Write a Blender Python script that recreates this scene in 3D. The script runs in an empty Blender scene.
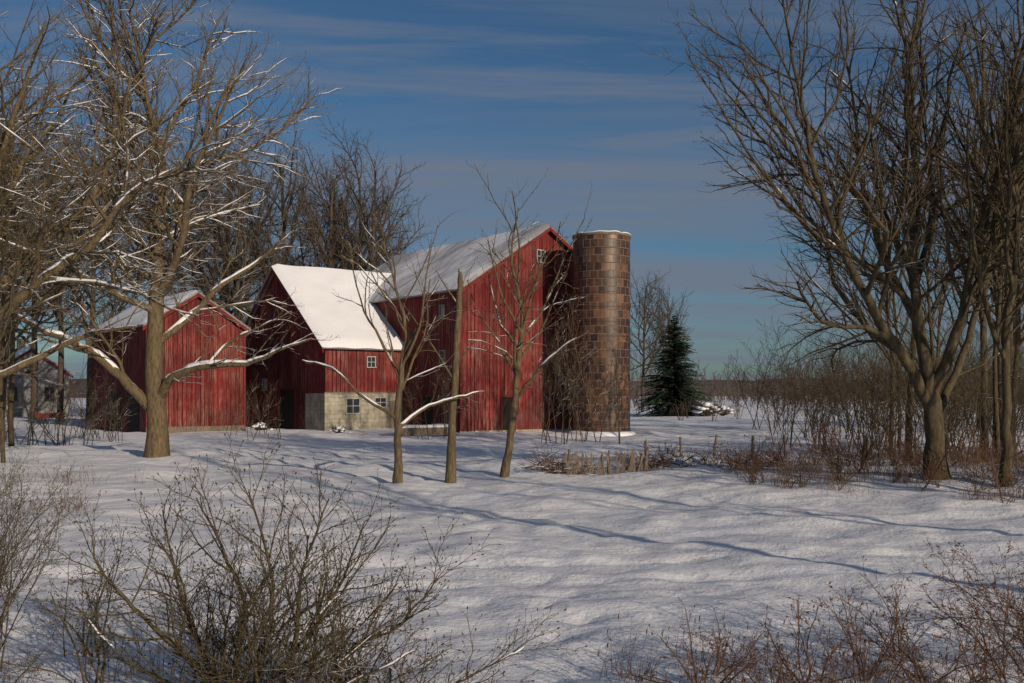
import bpy, math, random
import numpy as np
from mathutils import Vector, noise, Matrix

scene = bpy.context.scene
COL = scene.collection

# ------------------------------------------------------------------ helpers
def link(ob, parent=None):
    COL.objects.link(ob)
    if parent: ob.parent = parent
    return ob

def empty(name, loc=(0,0,0), rotz=0.0):
    e = bpy.data.objects.new(name, None)
    e.location = loc; e.rotation_euler = (0,0,rotz)
    e.empty_display_size = 0.3
    return link(e)

def mesh_np(name, V, F, mats, smooth=True, parent=None, midx=None):
    V = np.asarray(V, dtype=np.float32); F = np.asarray(F, dtype=np.int32)
    me = bpy.data.meshes.new(name)
    me.vertices.add(len(V)); me.vertices.foreach_set('co', V.ravel())
    k = F.shape[1]
    me.loops.add(F.size); me.loops.foreach_set('vertex_index', F.ravel())
    me.polygons.add(len(F))
    me.polygons.foreach_set('loop_start', np.arange(0, F.size, k, dtype=np.int32))
    me.polygons.foreach_set('loop_total', np.full(len(F), k, dtype=np.int32))
    me.polygons.foreach_set('use_smooth', np.full(len(F), smooth, dtype=bool))
    for m in (mats if isinstance(mats, (list,tuple)) else [mats]): me.materials.append(m)
    if midx is not None: me.polygons.foreach_set('material_index', np.asarray(midx, dtype=np.int32))
    me.update(calc_edges=True)
    ob = bpy.data.objects.new(name, me)
    return link(ob, parent)

def mesh_py(name, V, F, mats, smooth=False, parent=None):
    me = bpy.data.meshes.new(name)
    me.from_pydata([tuple(v) for v in V], [], F)
    for m in (mats if isinstance(mats, (list,tuple)) else [mats]): me.materials.append(m)
    if smooth:
        for p in me.polygons: p.use_smooth = True
    me.update()
    return link(bpy.data.objects.new(name, me), parent)

def boxes(name, lst, mat, parent=None):
    V=[];F=[]
    for (x0,x1,y0,y1,z0,z1) in lst:
        b=len(V)
        V += [(x0,y0,z0),(x1,y0,z0),(x1,y1,z0),(x0,y1,z0),(x0,y0,z1),(x1,y0,z1),(x1,y1,z1),(x0,y1,z1)]
        F += [tuple(b+i for i in f) for f in [(0,3,2,1),(4,5,6,7),(0,1,5,4),(1,2,6,5),(2,3,7,6),(3,0,4,7)]]
    return mesh_py(name, V, F, mat, parent=parent)

# ------------------------------------------------------------------ node helper
class NT:
    def __init__(s, name):
        s.m = bpy.data.materials.new(name); s.m.use_nodes = True
        s.t = s.m.node_tree; s.b = s.t.nodes['Principled BSDF']
    def n(s, typ, **kw):
        nd = s.t.nodes.new(typ)
        for k,v in kw.items(): setattr(nd,k,v)
        return nd
    def l(s, a, b): s.t.links.new(a,b)
    def math(s, op, a, b=None, clamp=False):
        nd = s.t.nodes.new('ShaderNodeMath'); nd.operation=op; nd.use_clamp=clamp
        for i,v in enumerate([a,b]):
            if v is None: continue
            if isinstance(v,(int,float)): nd.inputs[i].default_value=v
            else: s.l(v, nd.inputs[i])
        return nd.outputs[0]
    def mix(s, f, a, b, mode='MIX'):
        nd = s.t.nodes.new('ShaderNodeMixRGB'); nd.blend_type=mode
        for i,v in enumerate([f,a,b]):
            if isinstance(v,(int,float)): nd.inputs[i].default_value=v
            elif isinstance(v,(tuple,list)): nd.inputs[i].default_value=(*v[:3],1)
            else: s.l(v, nd.inputs[i])
        return nd.outputs[0]
    def ramp(s, f, stops):
        nd = s.t.nodes.new('ShaderNodeValToRGB'); e = nd.color_ramp.elements
        while len(e)<len(stops): e.new(0.5)
        for el,(p,c) in zip(e,stops):
            el.position=p; el.color = (c,c,c,1) if isinstance(c,(int,float)) else (*c,1)
        s.l(f, nd.inputs[0]); return nd.outputs[0]
    def noise(s, vec, scale, detail=4, rough=.55, out=0):
        nd = s.n('ShaderNodeTexNoise'); nd.inputs['Scale'].default_value=scale
        nd.inputs['Detail'].default_value=detail; nd.inputs['Roughness'].default_value=rough
        if vec is not None: s.l(vec, nd.inputs['Vector'])
        return nd.outputs[out]
    def obj(s): return s.n('ShaderNodeTexCoord').outputs['Object']
    def scale(s, vec, sc):
        nd = s.n('ShaderNodeMapping'); nd.inputs['Scale'].default_value=sc; s.l(vec, nd.inputs['Vector']); return nd.outputs[0]
    def bump(s, h, strength=.5, dist=.02):
        nd = s.n('ShaderNodeBump'); nd.inputs['Strength'].default_value=strength; nd.inputs['Distance'].default_value=dist
        s.l(h, nd.inputs['Height']); s.l(nd.outputs[0], s.b.inputs['Normal']); return nd.outputs[0]
    def color(s, c):
        if isinstance(c,(tuple,list)): s.b.inputs['Base Color'].default_value=(*c[:3],1)
        else: s.l(c, s.b.inputs['Base Color'])
    def rough(s, v):
        if isinstance(v,(int,float)): s.b.inputs['Roughness'].default_value=v
        else: s.l(v, s.b.inputs['Roughness'])

SNOW=(.80,.82,.86)

def mat_snow_ground():
    a=NT('snow_field'); o=a.obj()
    n1=a.noise(o,.35,5); n2=a.noise(o,1.7,5,.5); n3=a.noise(o,12,5,.65); n4=a.noise(o,90,2)
    c=a.mix(a.ramp(n1,[(.35,0),(.7,1)]),(.68,.71,.78),(.81,.82,.85))
    speck=a.ramp(a.noise(o,20,3,.7),[(.62,0),(.74,1)])
    patch=a.ramp(a.noise(o,.22,4,.6),[(.47,0),(.62,1)])
    f=a.math('MULTIPLY',speck,patch)
    c=a.mix(a.math('MULTIPLY',f,.55),c,(.24,.19,.13))
    a.color(c); a.rough(.75)
    a.b.inputs['Specular IOR Level'].default_value=.25
    h=a.math('ADD',a.math('MULTIPLY',n2,1.0),a.math('MULTIPLY',n3,.25))
    h=a.math('ADD',h,a.math('MULTIPLY',n4,.03))
    a.bump(h,.75,.12)
    return a.m

def mat_snow(name='snow',patchy=False):
    a=NT(name); o=a.obj()
    n=a.noise(o,1.4,5,.6); n3=a.noise(o,9,4)
    c=a.mix(n,(.74,.76,.81),(.82,.83,.86))
    if patchy:
        st=a.noise(a.scale(o,(.5,2.6,.5)),1.1,5,.65)
        big=a.noise(a.scale(o,(.16,.2,.16)),1.3,3,.5)
        f=a.ramp(a.math('ADD',a.math('MULTIPLY',st,.5),a.math('MULTIPLY',big,.6)),[(.48,0),(.64,1)])
        c=a.mix(a.math('MULTIPLY',f,.75),c,(.25,.24,.25))
    a.color(c); a.rough(.7); a.b.inputs['Specular IOR Level'].default_value=.2
    a.bump(a.math('ADD',n,a.math('MULTIPLY',n3,.3)),.6,.08)
    return a.m

def mat_siding(name='red_siding', base=(.28,.028,.028), dark=(.065,.010,.011), fade=(.34,.20,.17)):
    a=NT(name); o=a.obj()
    sp=a.n('ShaderNodeSeparateXYZ'); a.l(o,sp.inputs[0])
    s=a.math('ADD',sp.outputs[0],sp.outputs[1])
    s=a.math('ADD',a.math('DIVIDE',s,.27),1000.37)
    bid=a.math('FLOOR',s); fr=a.math('FRACT',s)
    wn=a.n('ShaderNodeTexWhiteNoise',noise_dimensions='1D'); a.l(bid,wn.inputs['W'])
    v=wn.outputs['Value']
    c=a.mix(v,dark,base); c=a.mix(.30,c,base)
    str1=a.noise(a.scale(o,(7,7,.35)),1.0,6,.7)
    c=a.mix(a.ramp(str1,[(.42,0),(.66,.95)]),c,dark)
    str2=a.noise(a.scale(o,(8,8,.45)),1.7,6,.72)
    zz=a.math('MULTIPLY',sp.outputs[2],.12)
    low=a.ramp(zz,[(.0,.9),(.2,.6),(.5,.38),(1,.22)])
    wear=a.noise(o,.55,4,.6)
    k=a.math('MULTIPLY',a.ramp(wear,[(.40,.25),(.58,1)]),a.math('ADD',low,a.math('MULTIPLY',v,.35)),True)
    f=a.math('MULTIPLY',a.ramp(str2,[(.44,0),(.58,1)]),k,True)
    c=a.mix(f,c,fade)
    big=a.noise(o,.3,4,.6); c=a.mix(a.math('MULTIPLY',a.ramp(big,[(.42,0),(.62,1)]),.65),c,dark)
    gap=a.math('LESS_THAN',fr,.10)
    wide=a.math('MULTIPLY',a.math('GREATER_THAN',v,.86),a.math('LESS_THAN',fr,.26))
    g=a.math('MAXIMUM',gap,wide)
    c=a.mix(a.math('MULTIPLY',g,.85),c,(.022,.007,.007))
    a.color(c); a.rough(.9); a.b.inputs['Specular IOR Level'].default_value=.15
    h=a.math('SUBTRACT',a.math('ADD',a.math('MULTIPLY',v,.4),a.math('MULTIPLY',str1,.3)),g)
    a.bump(h,.6,.04)
    return a.m

def mat_simple(name,c1,c2,scale=4,rough=.8,bump=.4,dist=.02,stretch=(1,1,1)):
    a=NT(name); o=a.scale(a.obj(),stretch); n=a.noise(o,scale,6,.65)
    a.color(a.mix(a.ramp(n,[(.3,0),(.7,1)]),c1,c2)); a.rough(rough)
    a.b.inputs['Specular IOR Level'].default_value=.25
    if bump: a.bump(n,bump,dist)
    return a.m

def mat_block(name):
    a=NT(name); o=a.obj()
    n=a.noise(o,1.4,6,.65); c=a.mix(a.ramp(n,[(.3,0),(.7,1)]),(.17,.155,.115),(.45,.42,.34))
    sp=a.n('ShaderNodeSeparateXYZ'); a.l(o,sp.inputs[0])
    cb=a.n('ShaderNodeCombineXYZ'); a.l(a.math('ADD',sp.outputs[0],sp.outputs[1]),cb.inputs[0]); a.l(sp.outputs[2],cb.inputs[1])
    br=a.n('ShaderNodeTexBrick'); a.l(cb.outputs[0],br.inputs['Vector']); br.inputs['Scale'].default_value=1
    br.inputs['Brick Width'].default_value=.5; br.inputs['Row Height'].default_value=.26; br.inputs['Mortar Size'].default_value=.014
    c=a.mix(a.math('MULTIPLY',br.outputs['Fac'],.45),c,(.12,.105,.08))
    stn=a.noise(a.scale(o,(3,3,.6)),1.2,5,.7); c=a.mix(a.math('MULTIPLY',a.ramp(stn,[(.5,0),(.7,1)]),.6),c,(.10,.085,.06))
    a.color(c); a.rough(.9); a.bump(a.math('SUBTRACT',n,br.outputs['Fac']),.5,.02); return a.m

def mat_bark(name,c1,c2,snow=.5,thr=.45):
    a=NT(name); o=a.obj()
    n=a.noise(a.scale(o,(6,6,1.5)),2.2,6,.7)
    c=a.mix(a.ramp(n,[(.3,0),(.7,1)]),c1,c2)
    moss=a.noise(o,.9,3); c=a.mix(a.math('MULTIPLY',a.ramp(moss,[(.5,0),(.7,1)]),.3),c,(.12,.10,.045))
    if snow>0:
        g=a.n('ShaderNodeNewGeometry'); sp=a.n('ShaderNodeSeparateXYZ'); a.l(g.outputs['True Normal'],sp.inputs[0])
        nn=a.noise(o,1.6,4,.6)
        f=a.math('ADD',sp.outputs[2],a.math('MULTIPLY',a.math('SUBTRACT',nn,.5),1.6))
        f=a.ramp(f,[(thr,0),(min(thr+.12,1),1)])
        c=a.mix(a.math('MULTIPLY',f,snow),c,SNOW)
    a.color(c); a.rough(.9); a.b.inputs['Specular IOR Level'].default_value=.15
    a.bump(n,.8,.05)
    return a.m

def mat_glass(name='window_glass'):
    a=NT(name); a.color((.03,.035,.045)); a.rough(.12); return a.m

def mat_tile():
    a=NT('glazed_clay_tile')
    uv=a.n('ShaderNodeUVMap').outputs[0]
    br=a.n('ShaderNodeTexBrick'); a.l(uv,br.inputs['Vector'])
    br.offset=.5
    br.inputs['Scale'].default_value=1; br.inputs['Brick Width'].default_value=.46; br.inputs['Row Height'].default_value=.46
    br.inputs['Mortar Size'].default_value=.020; br.inputs['Mortar Smooth'].default_value=.2; br.inputs['Bias'].default_value=0
    br.inputs['Color1'].default_value=(0,0,0,1); br.inputs['Color2'].default_value=(1,1,1,1); br.inputs['Mortar'].default_value=(.5,.5,.5,1)
    sep=a.n('ShaderNodeSeparateColor'); a.l(br.outputs['Color'],sep.inputs[0])
    c=a.ramp(sep.outputs[0],[(0,(.022,.012,.009)),(.3,(.06,.026,.015)),(.7,(.11,.05,.024)),(1,(.24,.115,.055))])
    o=a.obj(); big=a.noise(o,.55,5,.65)
    c=a.mix(a.math('MULTIPLY',a.ramp(big,[(.42,0),(.62,1)]),.75),c,(.028,.015,.012))
    n=a.noise(o,3,6,.75); c=a.mix(a.math('MULTIPLY',a.ramp(n,[(.55,0),(.72,1)]),.45),c,(.26,.15,.085))
    run=a.noise(a.scale(o,(4,4,.3)),1.2,5,.7); c=a.mix(a.math('MULTIPLY',a.ramp(run,[(.48,0),(.68,1)]),.6),c,(.025,.017,.015))
    c=a.mix(a.math('MULTIPLY',br.outputs['Fac'],.75),c,(.22,.16,.12))
    a.color(c)
    a.rough(a.math('ADD',a.math('MULTIPLY',br.outputs['Fac'],.4),.45))
    a.bump(a.math('SUBTRACT',a.math('MULTIPLY',n,.25),br.outputs['Fac']),.7,.03)
    return a.m

def mat_needles():
    a=NT('spruce_needles'); o=a.obj(); n=a.noise(o,2.5,4)
    c=a.mix(n,(.014,.036,.024),(.05,.105,.06))
    nn=a.noise(o,1.3,3,.6)
    f=a.ramp(nn,[(.60,0),(.68,1)])
    c=a.mix(a.math('MULTIPLY',f,.6),c,SNOW); a.color(c); a.rough(.8); return a.m

M_GROUND=mat_snow_ground(); M_SNOW=mat_snow(); M_SNOWP=mat_snow('thin_roof_snow',True)
M_SIDE=mat_siding()
M_SIDE2=mat_siding('red_siding_weathered',(.26,.027,.026),(.06,.010,.010),(.31,.18,.15))
M_TRIM=mat_simple('dark_red_trim',(.10,.014,.014),(.20,.03,.026),5)
M_METAL=mat_simple('roof_metal',(.16,.15,.15),(.3,.29,.29),2)
M_CONC=mat_block('whitewashed_block')
M_WHITE=mat_simple('chalky_white_paint',(.26,.25,.235),(.46,.45,.43),6)
M_GREYPAINT=mat_simple('grey_clapboard',(.14,.14,.145),(.24,.24,.25),3)
M_GREY=mat_simple('weathered_board',(.09,.07,.055),(.22,.18,.14),4,stretch=(3,3,1))
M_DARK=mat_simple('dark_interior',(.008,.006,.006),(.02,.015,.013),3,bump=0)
M_GLASS=mat_glass(); M_TILE=mat_tile(); M_IRON=mat_simple('rusty_iron',(.03,.02,.016),(.08,.045,.03),8,.6)
M_BARK=mat_bark('bark_walnut',(.045,.035,.022),(.20,.15,.09),.8,.6)
M_BARKD=mat_bark('bark_grey',(.036,.029,.021),(.13,.10,.07),.8,.7)
M_BARKR=mat_bark('bark_right',(.030,.025,.018),(.135,.104,.064),.8,.85)
M_BARKF=mat_bark('bark_far',(.045,.036,.028),(.11,.085,.064),.2,.8)
M_SHRUB=mat_bark('shrub_bark',(.040,.032,.020),(.15,.12,.068),.8,.8)
M_CANE=mat_simple('cane_stem',(.05,.025,.017),(.14,.078,.048),6,bump=0)
M_GRASS=mat_simple('dry_grass',(.08,.048,.028),(.22,.14,.08),3,bump=0)
M_GOLD=mat_simple('dry_leaf',(.085,.042,.022),(.20,.11,.055),3,bump=0)
M_FARW=mat_simple('distant_woods',(.065,.052,.048),(.12,.098,.088),.3,bump=0)
M_NEEDLE=mat_needles()

# ------------------------------------------------------------------ terrain
def sstep(a,b,x):
    t=min(1,max(0,(x-a)/(b-a))); return t*t*(3-2*t)
def gauss(x,y,cx,cy,sx,sy): return math.exp(-((x-cx)/sx)**2-((y-cy)/sy)**2)
def gh_base(x,y):
    z=0.0
    z+=.22*noise.noise(Vector((x*.06,y*.06,1.3)))*(1 if y<80 else .5)
    z+=.40*gauss(x,y,13,27,7,4)
    z+=.28*gauss(x,y,2.5,32.5,7,1.6)
    z-=.22*gauss(x,y,-3,22,9,4)
    z+=.30*gauss(x,y,-17,36,9,5)
    z-=.15*gauss(x,y,5,52,6,5)
    z+=.5*sstep(70,140,y)*sstep(0,40,x)
    return z
def gh(x,y):
    z=gh_base(x,y)
    if y<110 and abs(x)<90:
        z+=.13*noise.noise(Vector((x*.30,y*.42,4.1)))
        if y<60:
            a=noise.noise(Vector((x*1.2,y*1.35,7.7)))
            z+=.050*a+.12*max(0,noise.noise(Vector((x*.8,y*.95,2.2))))
            z+=.018*noise.noise(Vector((x*4.2,y*4.6,9.1)))
            cxx,cyy=math.floor(x/1.1),math.floor(y/1.1)
            h1=noise.noise(Vector((cxx*7.31,cyy*3.77,5.5)))
            if h1>.02:
                px=(cxx+.5+.3*math.sin(cxx*12.9+cyy*4.1))*1.1; py=(cyy+.5+.3*math.cos(cxx*3.3+cyy*9.7))*1.1
                dd=((x-px)**2+(y-py)**2)/.035
                if dd<4: z-=.060*math.exp(-dd)
            # one trodden trail toward the barn
            tp=math.floor(y/.7); ux=1.0-.11*y+.8*math.sin(y*.13)+(.16 if tp%2 else -.16)
            uy=(tp+.5)*.7; dd=((x-(1.0-.11*uy+.8*math.sin(uy*.13)+(.16 if tp%2 else -.16)))**2+(y-uy)**2)/.022
            if dd<4 and y>5: z-=.085*math.exp(-dd)
            for off in (0,1.6):
                d=abs(y-(13.2+off+.04*x+.6*math.sin(x*.23)))
                if d<.35: z-=.06*(1-d/.35)
    return z

tx=np.linspace(-4.9,4.9,500); ty=np.linspace(-2.9,6.0,600)
xs=8*np.sinh(tx); ys=8*np.sinh(ty)+9
V=np.zeros((len(ys),len(xs),3),dtype=np.float32)
for j,y in enumerate(ys):
    for i,x in enumerate(xs):
        V[j,i]=(x,y,gh(float(x),float(y)))
ii=np.arange(len(ys)*len(xs)).reshape(len(ys),len(xs))
F=np.stack([ii[:-1,:-1],ii[:-1,1:],ii[1:,1:],ii[1:,:-1]],-1).reshape(-1,4)
mesh_np('snow_ground',V.reshape(-1,3),F,M_GROUND)

# ------------------------------------------------------------------ tubes / trees
class Tubes:
    def __init__(s): s.g={}; s.count=0
    def add(s,pts,rads,sides=None,mi=0):
        if sides is None:
            r=rads[0]; sides = 9 if r>.12 else (6 if r>.04 else (4 if r>.015 else 3))
        s.g.setdefault((len(pts),sides,mi),[]).append((pts,rads)); s.count+=1
    def build(s,name,mats,parent=None,origin=(0,0,0)):
        VV=[];FF=[];MI=[];base=0
        for (n,k,mi),lst in s.g.items():
            P=np.array([[tuple(p) for p in a[0]] for a in lst],dtype=np.float64)-np.array(origin)
            R=np.array([a[1] for a in lst],dtype=np.float64)
            T=np.gradient(P,axis=1); T/= (np.linalg.norm(T,axis=2,keepdims=True)+1e-9)
            mean=T.mean(axis=1); ref=np.where(np.abs(mean[:,2:3])<.8,np.array([[0,0,1.]]),np.array([[1.,0.1,0]]))
            ref=np.repeat(ref[:,None,:],n,axis=1)
            N1=np.cross(T,ref); N1/=(np.linalg.norm(N1,axis=2,keepdims=True)+1e-9); N2=np.cross(T,N1)
            an=np.arange(k)*2*math.pi/k
            ring=P[:,:,None,:]+R[:,:,None,None]*(np.cos(an)[None,None,:,None]*N1[:,:,None,:]+np.sin(an)[None,None,:,None]*N2[:,:,None,:])
            m=len(lst); VV.append(ring.reshape(-1,3))
            idx=base+np.arange(m*n*k).reshape(m,n,k); nx=np.roll(idx,-1,axis=2)
            f=np.stack([idx[:,:-1],nx[:,:-1],nx[:,1:],idx[:,1:]],-1).reshape(-1,4)
            FF.append(f); MI.append(np.full(len(f),mi)); base+=m*n*k
        ob=mesh_np(name,np.concatenate(VV),np.concatenate(FF),mats,True,parent,np.concatenate(MI))
        ob.location=origin
        return ob

def rperp(d,az):
    a=Vector((0,0,1)) if abs(d.z)<.9 else Vector((1,0,0))
    p=d.cross(a).normalized(); q=d.cross(p)
    return p*math.cos(az)+q*math.sin(az)

def lay_snow(T,pts,rads,rng,prob):
    run=[];rr=[]
    def flush():
        nonlocal run,rr
        if len(run)>=2:
            T.add(run,[rr[0]*.4]+[x for x in rr[1:-1]]+[rr[-1]*.35],5 if rr[0]>.02 else 4,1)
        run=[];rr=[]
    for i in range(len(pts)-1):
        d=(pts[i+1]-pts[i]).normalized()
        if abs(d.z)<.80 and rng.random()<prob:
            k=.85+.3*rng.random()
            if not run: run.append(pts[i]+Vector((0,0,rads[i]*.6+.005))); rr.append(rads[i]*.82*k+.005)
            run.append(pts[i+1]+Vector((0,0,rads[i+1]*.6+.005))); rr.append(rads[i+1]*.82*k+.005)
        else: flush()
    flush()

def grow(T,p,d,L,r,lev,c,rng):
    n=c['seg'][min(lev,len(c['seg'])-1)]; st=L/n; w=c['wob'][min(lev,len(c['wob'])-1)]; tr=c['trop'][min(lev,len(c['trop'])-1)]
    pts=[p.copy()]; rads=[r]; last=lev>=c['max']; tip=.35 if not last else .4
    d=d.copy()
    for i in range(n):
        d=d+Vector((rng.gauss(0,w),rng.gauss(0,w),rng.gauss(0,w)+tr)); d.normalize()
        p=p+d*st; pts.append(p.copy()); rads.append(max(c['minr']*.7,r*(1-(i+1)/n*(1-tip))))
    T.add(pts,rads)
    if c.get('snow') and r>c.get('snowr',.014) and rng.random()<c.get('snowb',1): lay_snow(T,pts,rads,rng,c['snow'])
    if last and c.get('bud') and rng.random()<c.get('budp',1):
        b=c['bud']*rng.uniform(.6,1.4); e=pts[-1]; T.add([e-d*b*.3,e+d*b*.6,e+d*b*1.6],[b*.25,b*.55,b*.1],4,c.get('budm',0))
    spawn(T,pts,rads,lev,c,rng)

def spawn(T,pts,rads,lev,c,rng,t0=None):
    if lev>=c['max']: return
    segs=[(pts[i+1]-pts[i]).length for i in range(len(pts)-1)]; L=sum(segs)
    n=max(2,int(L*c['dens'][lev]*rng.uniform(.85,1.2)+.5)); az=rng.uniform(0,6.28)
    t0=c['t0'][lev] if t0 is None else t0
    for k in range(n):
        t=min(.995,t0+(1-t0)*(k+rng.uniform(.1,1))/n); s=t*L; i=0
        while i<len(segs)-1 and s>segs[i]: s-=segs[i]; i+=1
        f=s/segs[i]; p=pts[i].lerp(pts[i+1],f); d=(pts[i+1]-pts[i]).normalized(); r=rads[i]*(1-f)+rads[i+1]*f
        az+=2.4+rng.uniform(-.5,.5); an=math.radians(c['ang'][lev]+rng.uniform(-14,14))*(1-.25*t)
        nd=d*math.cos(an)+rperp(d,az)*math.sin(an)
        if nd.z<-.25: nd.z*=.3; nd.normalize()
        cl=L*c['lr'][lev]*(1-.5*(t-t0)/(1-t0+1e-6))*rng.uniform(.65,1.3)
        cr=max(c['minr'],min(r*.72,cl*c['rr']))
        grow(T,p,nd,cl,cr,lev+1,c,rng)

BIG=dict(max=4,seg=[9,7,6,4,3],wob=[.05,.13,.17,.2,.22],trop=[.04,.05,.05,.05,.04],dens=[.85,1.35,2.9,6.2],
         t0=[.28,.15,.1,.1],ang=[48,48,46,42],lr=[.48,.44,.42,.45],rr=.016,minr=.0055)
SLIM=dict(BIG,ang=[34,38,40,40],dens=[1.1,1.4,2.6,5.0],lr=[.36,.40,.42,.45],t0=[.3,.15,.1,.1],rr=.015)
FAR=dict(BIG,dens=[1.0,1.25,2.3,4.2],minr=.011,rr=.015)
SHR=dict(max=3,seg=[6,5,4,3],wob=[.12,.17,.2,.22],trop=[.04,.06,.06,.05],dens=[8,12,19],t0=[.25,.12,.1],ang=[42,45,42],
         lr=[.42,.40,.42],rr=.013,minr=.0021)

def catmull(P,R,sub,rng,jit):
    out=[];ro=[]
    n=len(P)
    for i in range(n-1):
        p0=P[max(i-1,0)];p1=P[i];p2=P[i+1];p3=P[min(i+2,n-1)]
        for k in range(sub):
            t=k/sub
            q=.5*((2*p1)+(-p0+p2)*t+(2*p0-5*p1+4*p2-p3)*t*t+(-p0+3*p1-3*p2+p3)*t**3)
            if (i or k) and jit: q=q+Vector((rng.gauss(0,jit),rng.gauss(0,jit),rng.gauss(0,jit)))
            out.append(q); ro.append(R[i]*(1-t)+R[i+1]*t)
    out.append(P[-1]);ro.append(R[-1]); return out,ro

def hero(name,x,y,unit,limbs,c,mat,seed,flare=1.35,jit=.02,rs=1.0,extra=None):
    rng=random.Random(seed); T=Tubes(); z=gh_base(x,y)-.15
    for lev,pts in limbs:
        P=[Vector((a*unit,dy*unit,b*unit)) for a,b,dy,r in pts]; R=[q[3]*rs for q in pts]
        if lev==0: R[0]*=flare
        pp,rr=catmull(P,R,4,rng,jit)
        T.add(pp,rr)
        if c.get('snow') and lev>0: lay_snow(T,pp,rr,rng,min(1,c['snow']+.12))
        spawn(T,pp,rr,max(lev,1) if lev else 1,c,rng,.35 if lev==0 else .12)
    if extra: extra(T,rng)
    ob=T.build(name,[mat,M_SNOW]); ob.location=(x,y,z); return ob

hero('walnut_tree',-12.2,34.3,.034,[
 (0,[(0,-6,0,.38),(0,40,0,.33),(-2,110,0,.29),(0,180,4,.24),(-3,235,6,.20),(4,300,8,.14),(-14,370,0,.09),(-30,440,-6,.04)]),
 (1,[(-4,52,0,.20),(-30,85,-14,.17),(-60,112,-20,.14),(-95,128,-28,.11),(-130,150,-38,.07),(-165,190,-40,.03)]),
 (1,[(4,66,0,.18),(24,86,-14,.15),(60,96,-26,.12),(100,98,-30,.09),(135,112,-36,.05),(165,122,-40,.025)]),
 (1,[(2,120,0,.14),(30,150,20,.11),(58,182,30,.09),(92,205,36,.06),(130,240,40,.025)]),
 (1,[(0,165,2,.15),(30,215,-14,.12),(44,275,-30,.09),(70,330,-34,.06),(96,390,-30,.025)]),
 (1,[(-2,200,4,.14),(-38,245,14,.11),(-60,300,26,.08),(-66,360,34,.05),(-90,420,40,.025)]),
 (1,[(0,150,0,.13),(-40,172,-26,.10),(-85,198,-44,.07),(-130,215,-50,.045),(-170,250,-60,.025)]),
 (1,[(2,235,6,.12),(36,290,24,.09),(40,345,40,.06),(66,410,50,.025)]),
 (1,[(-3,240,6,.11),(-30,300,-24,.08),(-28,370,-40,.055),(-50,450,-50,.025)]),
 (2,[(60,96,-26,.07),(80,120,-20,.05),(110,135,-18,.03),(140,150,-16,.02)]),
 (2,[(-60,112,-20,.08),(-70,150,-10,.06),(-90,190,-6,.04),(-100,240,-4,.02)]),
],dict(BIG,snow=.75,snowr=.014,snowb=.55,dens=[.85,1.4,3.1,6.6]),M_BARK,3)

hero('maple_tree',-15.2,27,.027,[
 (0,[(0,-6,0,.36),(4,80,0,.30),(10,160,0,.24),(4,260,10,.16),(20,360,10,.09),(10,470,0,.04)]),
 (1,[(6,100,0,.18),(50,160,-10,.15),(105,205,-16,.12),(150,235,-20,.10),(190,285,-24,.07),(250,320,-30,.04),(290,390,-36,.025)]),
 (1,[(8,150,0,.16),(60,215,10,.12),(110,260,20,.09),(150,330,30,.06),(170,420,30,.03)]),
 (1,[(10,200,4,.13),(50,280,-20,.09),(80,360,-30,.06),(110,450,-30,.025)]),
 (1,[(8,90,0,.13),(60,120,30,.10),(120,150,40,.07),(170,160,44,.035)]),
 (1,[(4,180,0,.13),(-50,260,10,.09),(-80,350,20,.04)]),
],dict(BIG,snow=.55,snowr=.016,snowb=.5,minr=.005,rr=.014),M_BARK,9)

hero('elm_tree',10.45,24.6,.0245,[
 (0,[(0,-8,0,.40),(-2,45,0,.34),(-6,95,0,.29),(-14,140,0,.21),(-20,210,10,.17),(-14,300,14,.13),(-24,390,10,.09),(-16,490,6,.05)]),
 (1,[(-6,75,0,.22),(-36,125,-12,.18),(-72,175,-22,.155),(-102,230,-30,.13),(-128,290,-36,.10),(-142,350,-40,.075),(-160,430,-46,.045),(-172,500,-50,.02)]),
 (1,[(-4,95,0,.22),(14,150,-14,.18),(26,220,-22,.15),(44,300,-30,.11),(58,380,-34,.08),(80,480,-40,.04)]),
 (1,[(-16,160,4,.14),(-44,230,20,.11),(-62,310,34,.08),(-70,400,40,.05),(-90,490,40,.025)]),
 (1,[(0,70,0,.15),(34,130,20,.13),(60,200,30,.10),(78,290,36,.07),(90,390,40,.035)]),
 (1,[(-108,230,-30,.09),(-150,262,-40,.07),(-190,310,-46,.05),(-232,372,-50,.03),(-262,420,-54,.018)]),
 (1,[(-130,290,-36,.07),(-170,345,-30,.05),(-210,400,-20,.035),(-250,440,-10,.018)]),
 (1,[(-18,200,8,.11),(10,270,40,.09),(16,350,50,.06),(30,450,60,.025)]),
],dict(SLIM,dens=[1.1,1.8,3.2,6.0],minr=.0048,snow=.3,snowr=.03),M_BARKR,6,rs=.70)
hero('elm_tree',11.5,23.4,.0245,[
 (0,[(0,-8,0,.22),(4,60,0,.18),(2,150,0,.15),(14,240,0,.12),(8,340,0,.09),(30,450,0,.05)]),
 (1,[(3,120,0,.10),(-24,190,-10,.08),(-40,270,-20,.06),(-44,360,-24,.03)]),
 (1,[(4,160,0,.10),(40,220,10,.08),(70,290,20,.05),(100,350,20,.02)]),
],dict(SLIM,dens=[1.1,1.5,2.8,5.0],minr=.005),M_BARKR,15,rs=.6)

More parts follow.
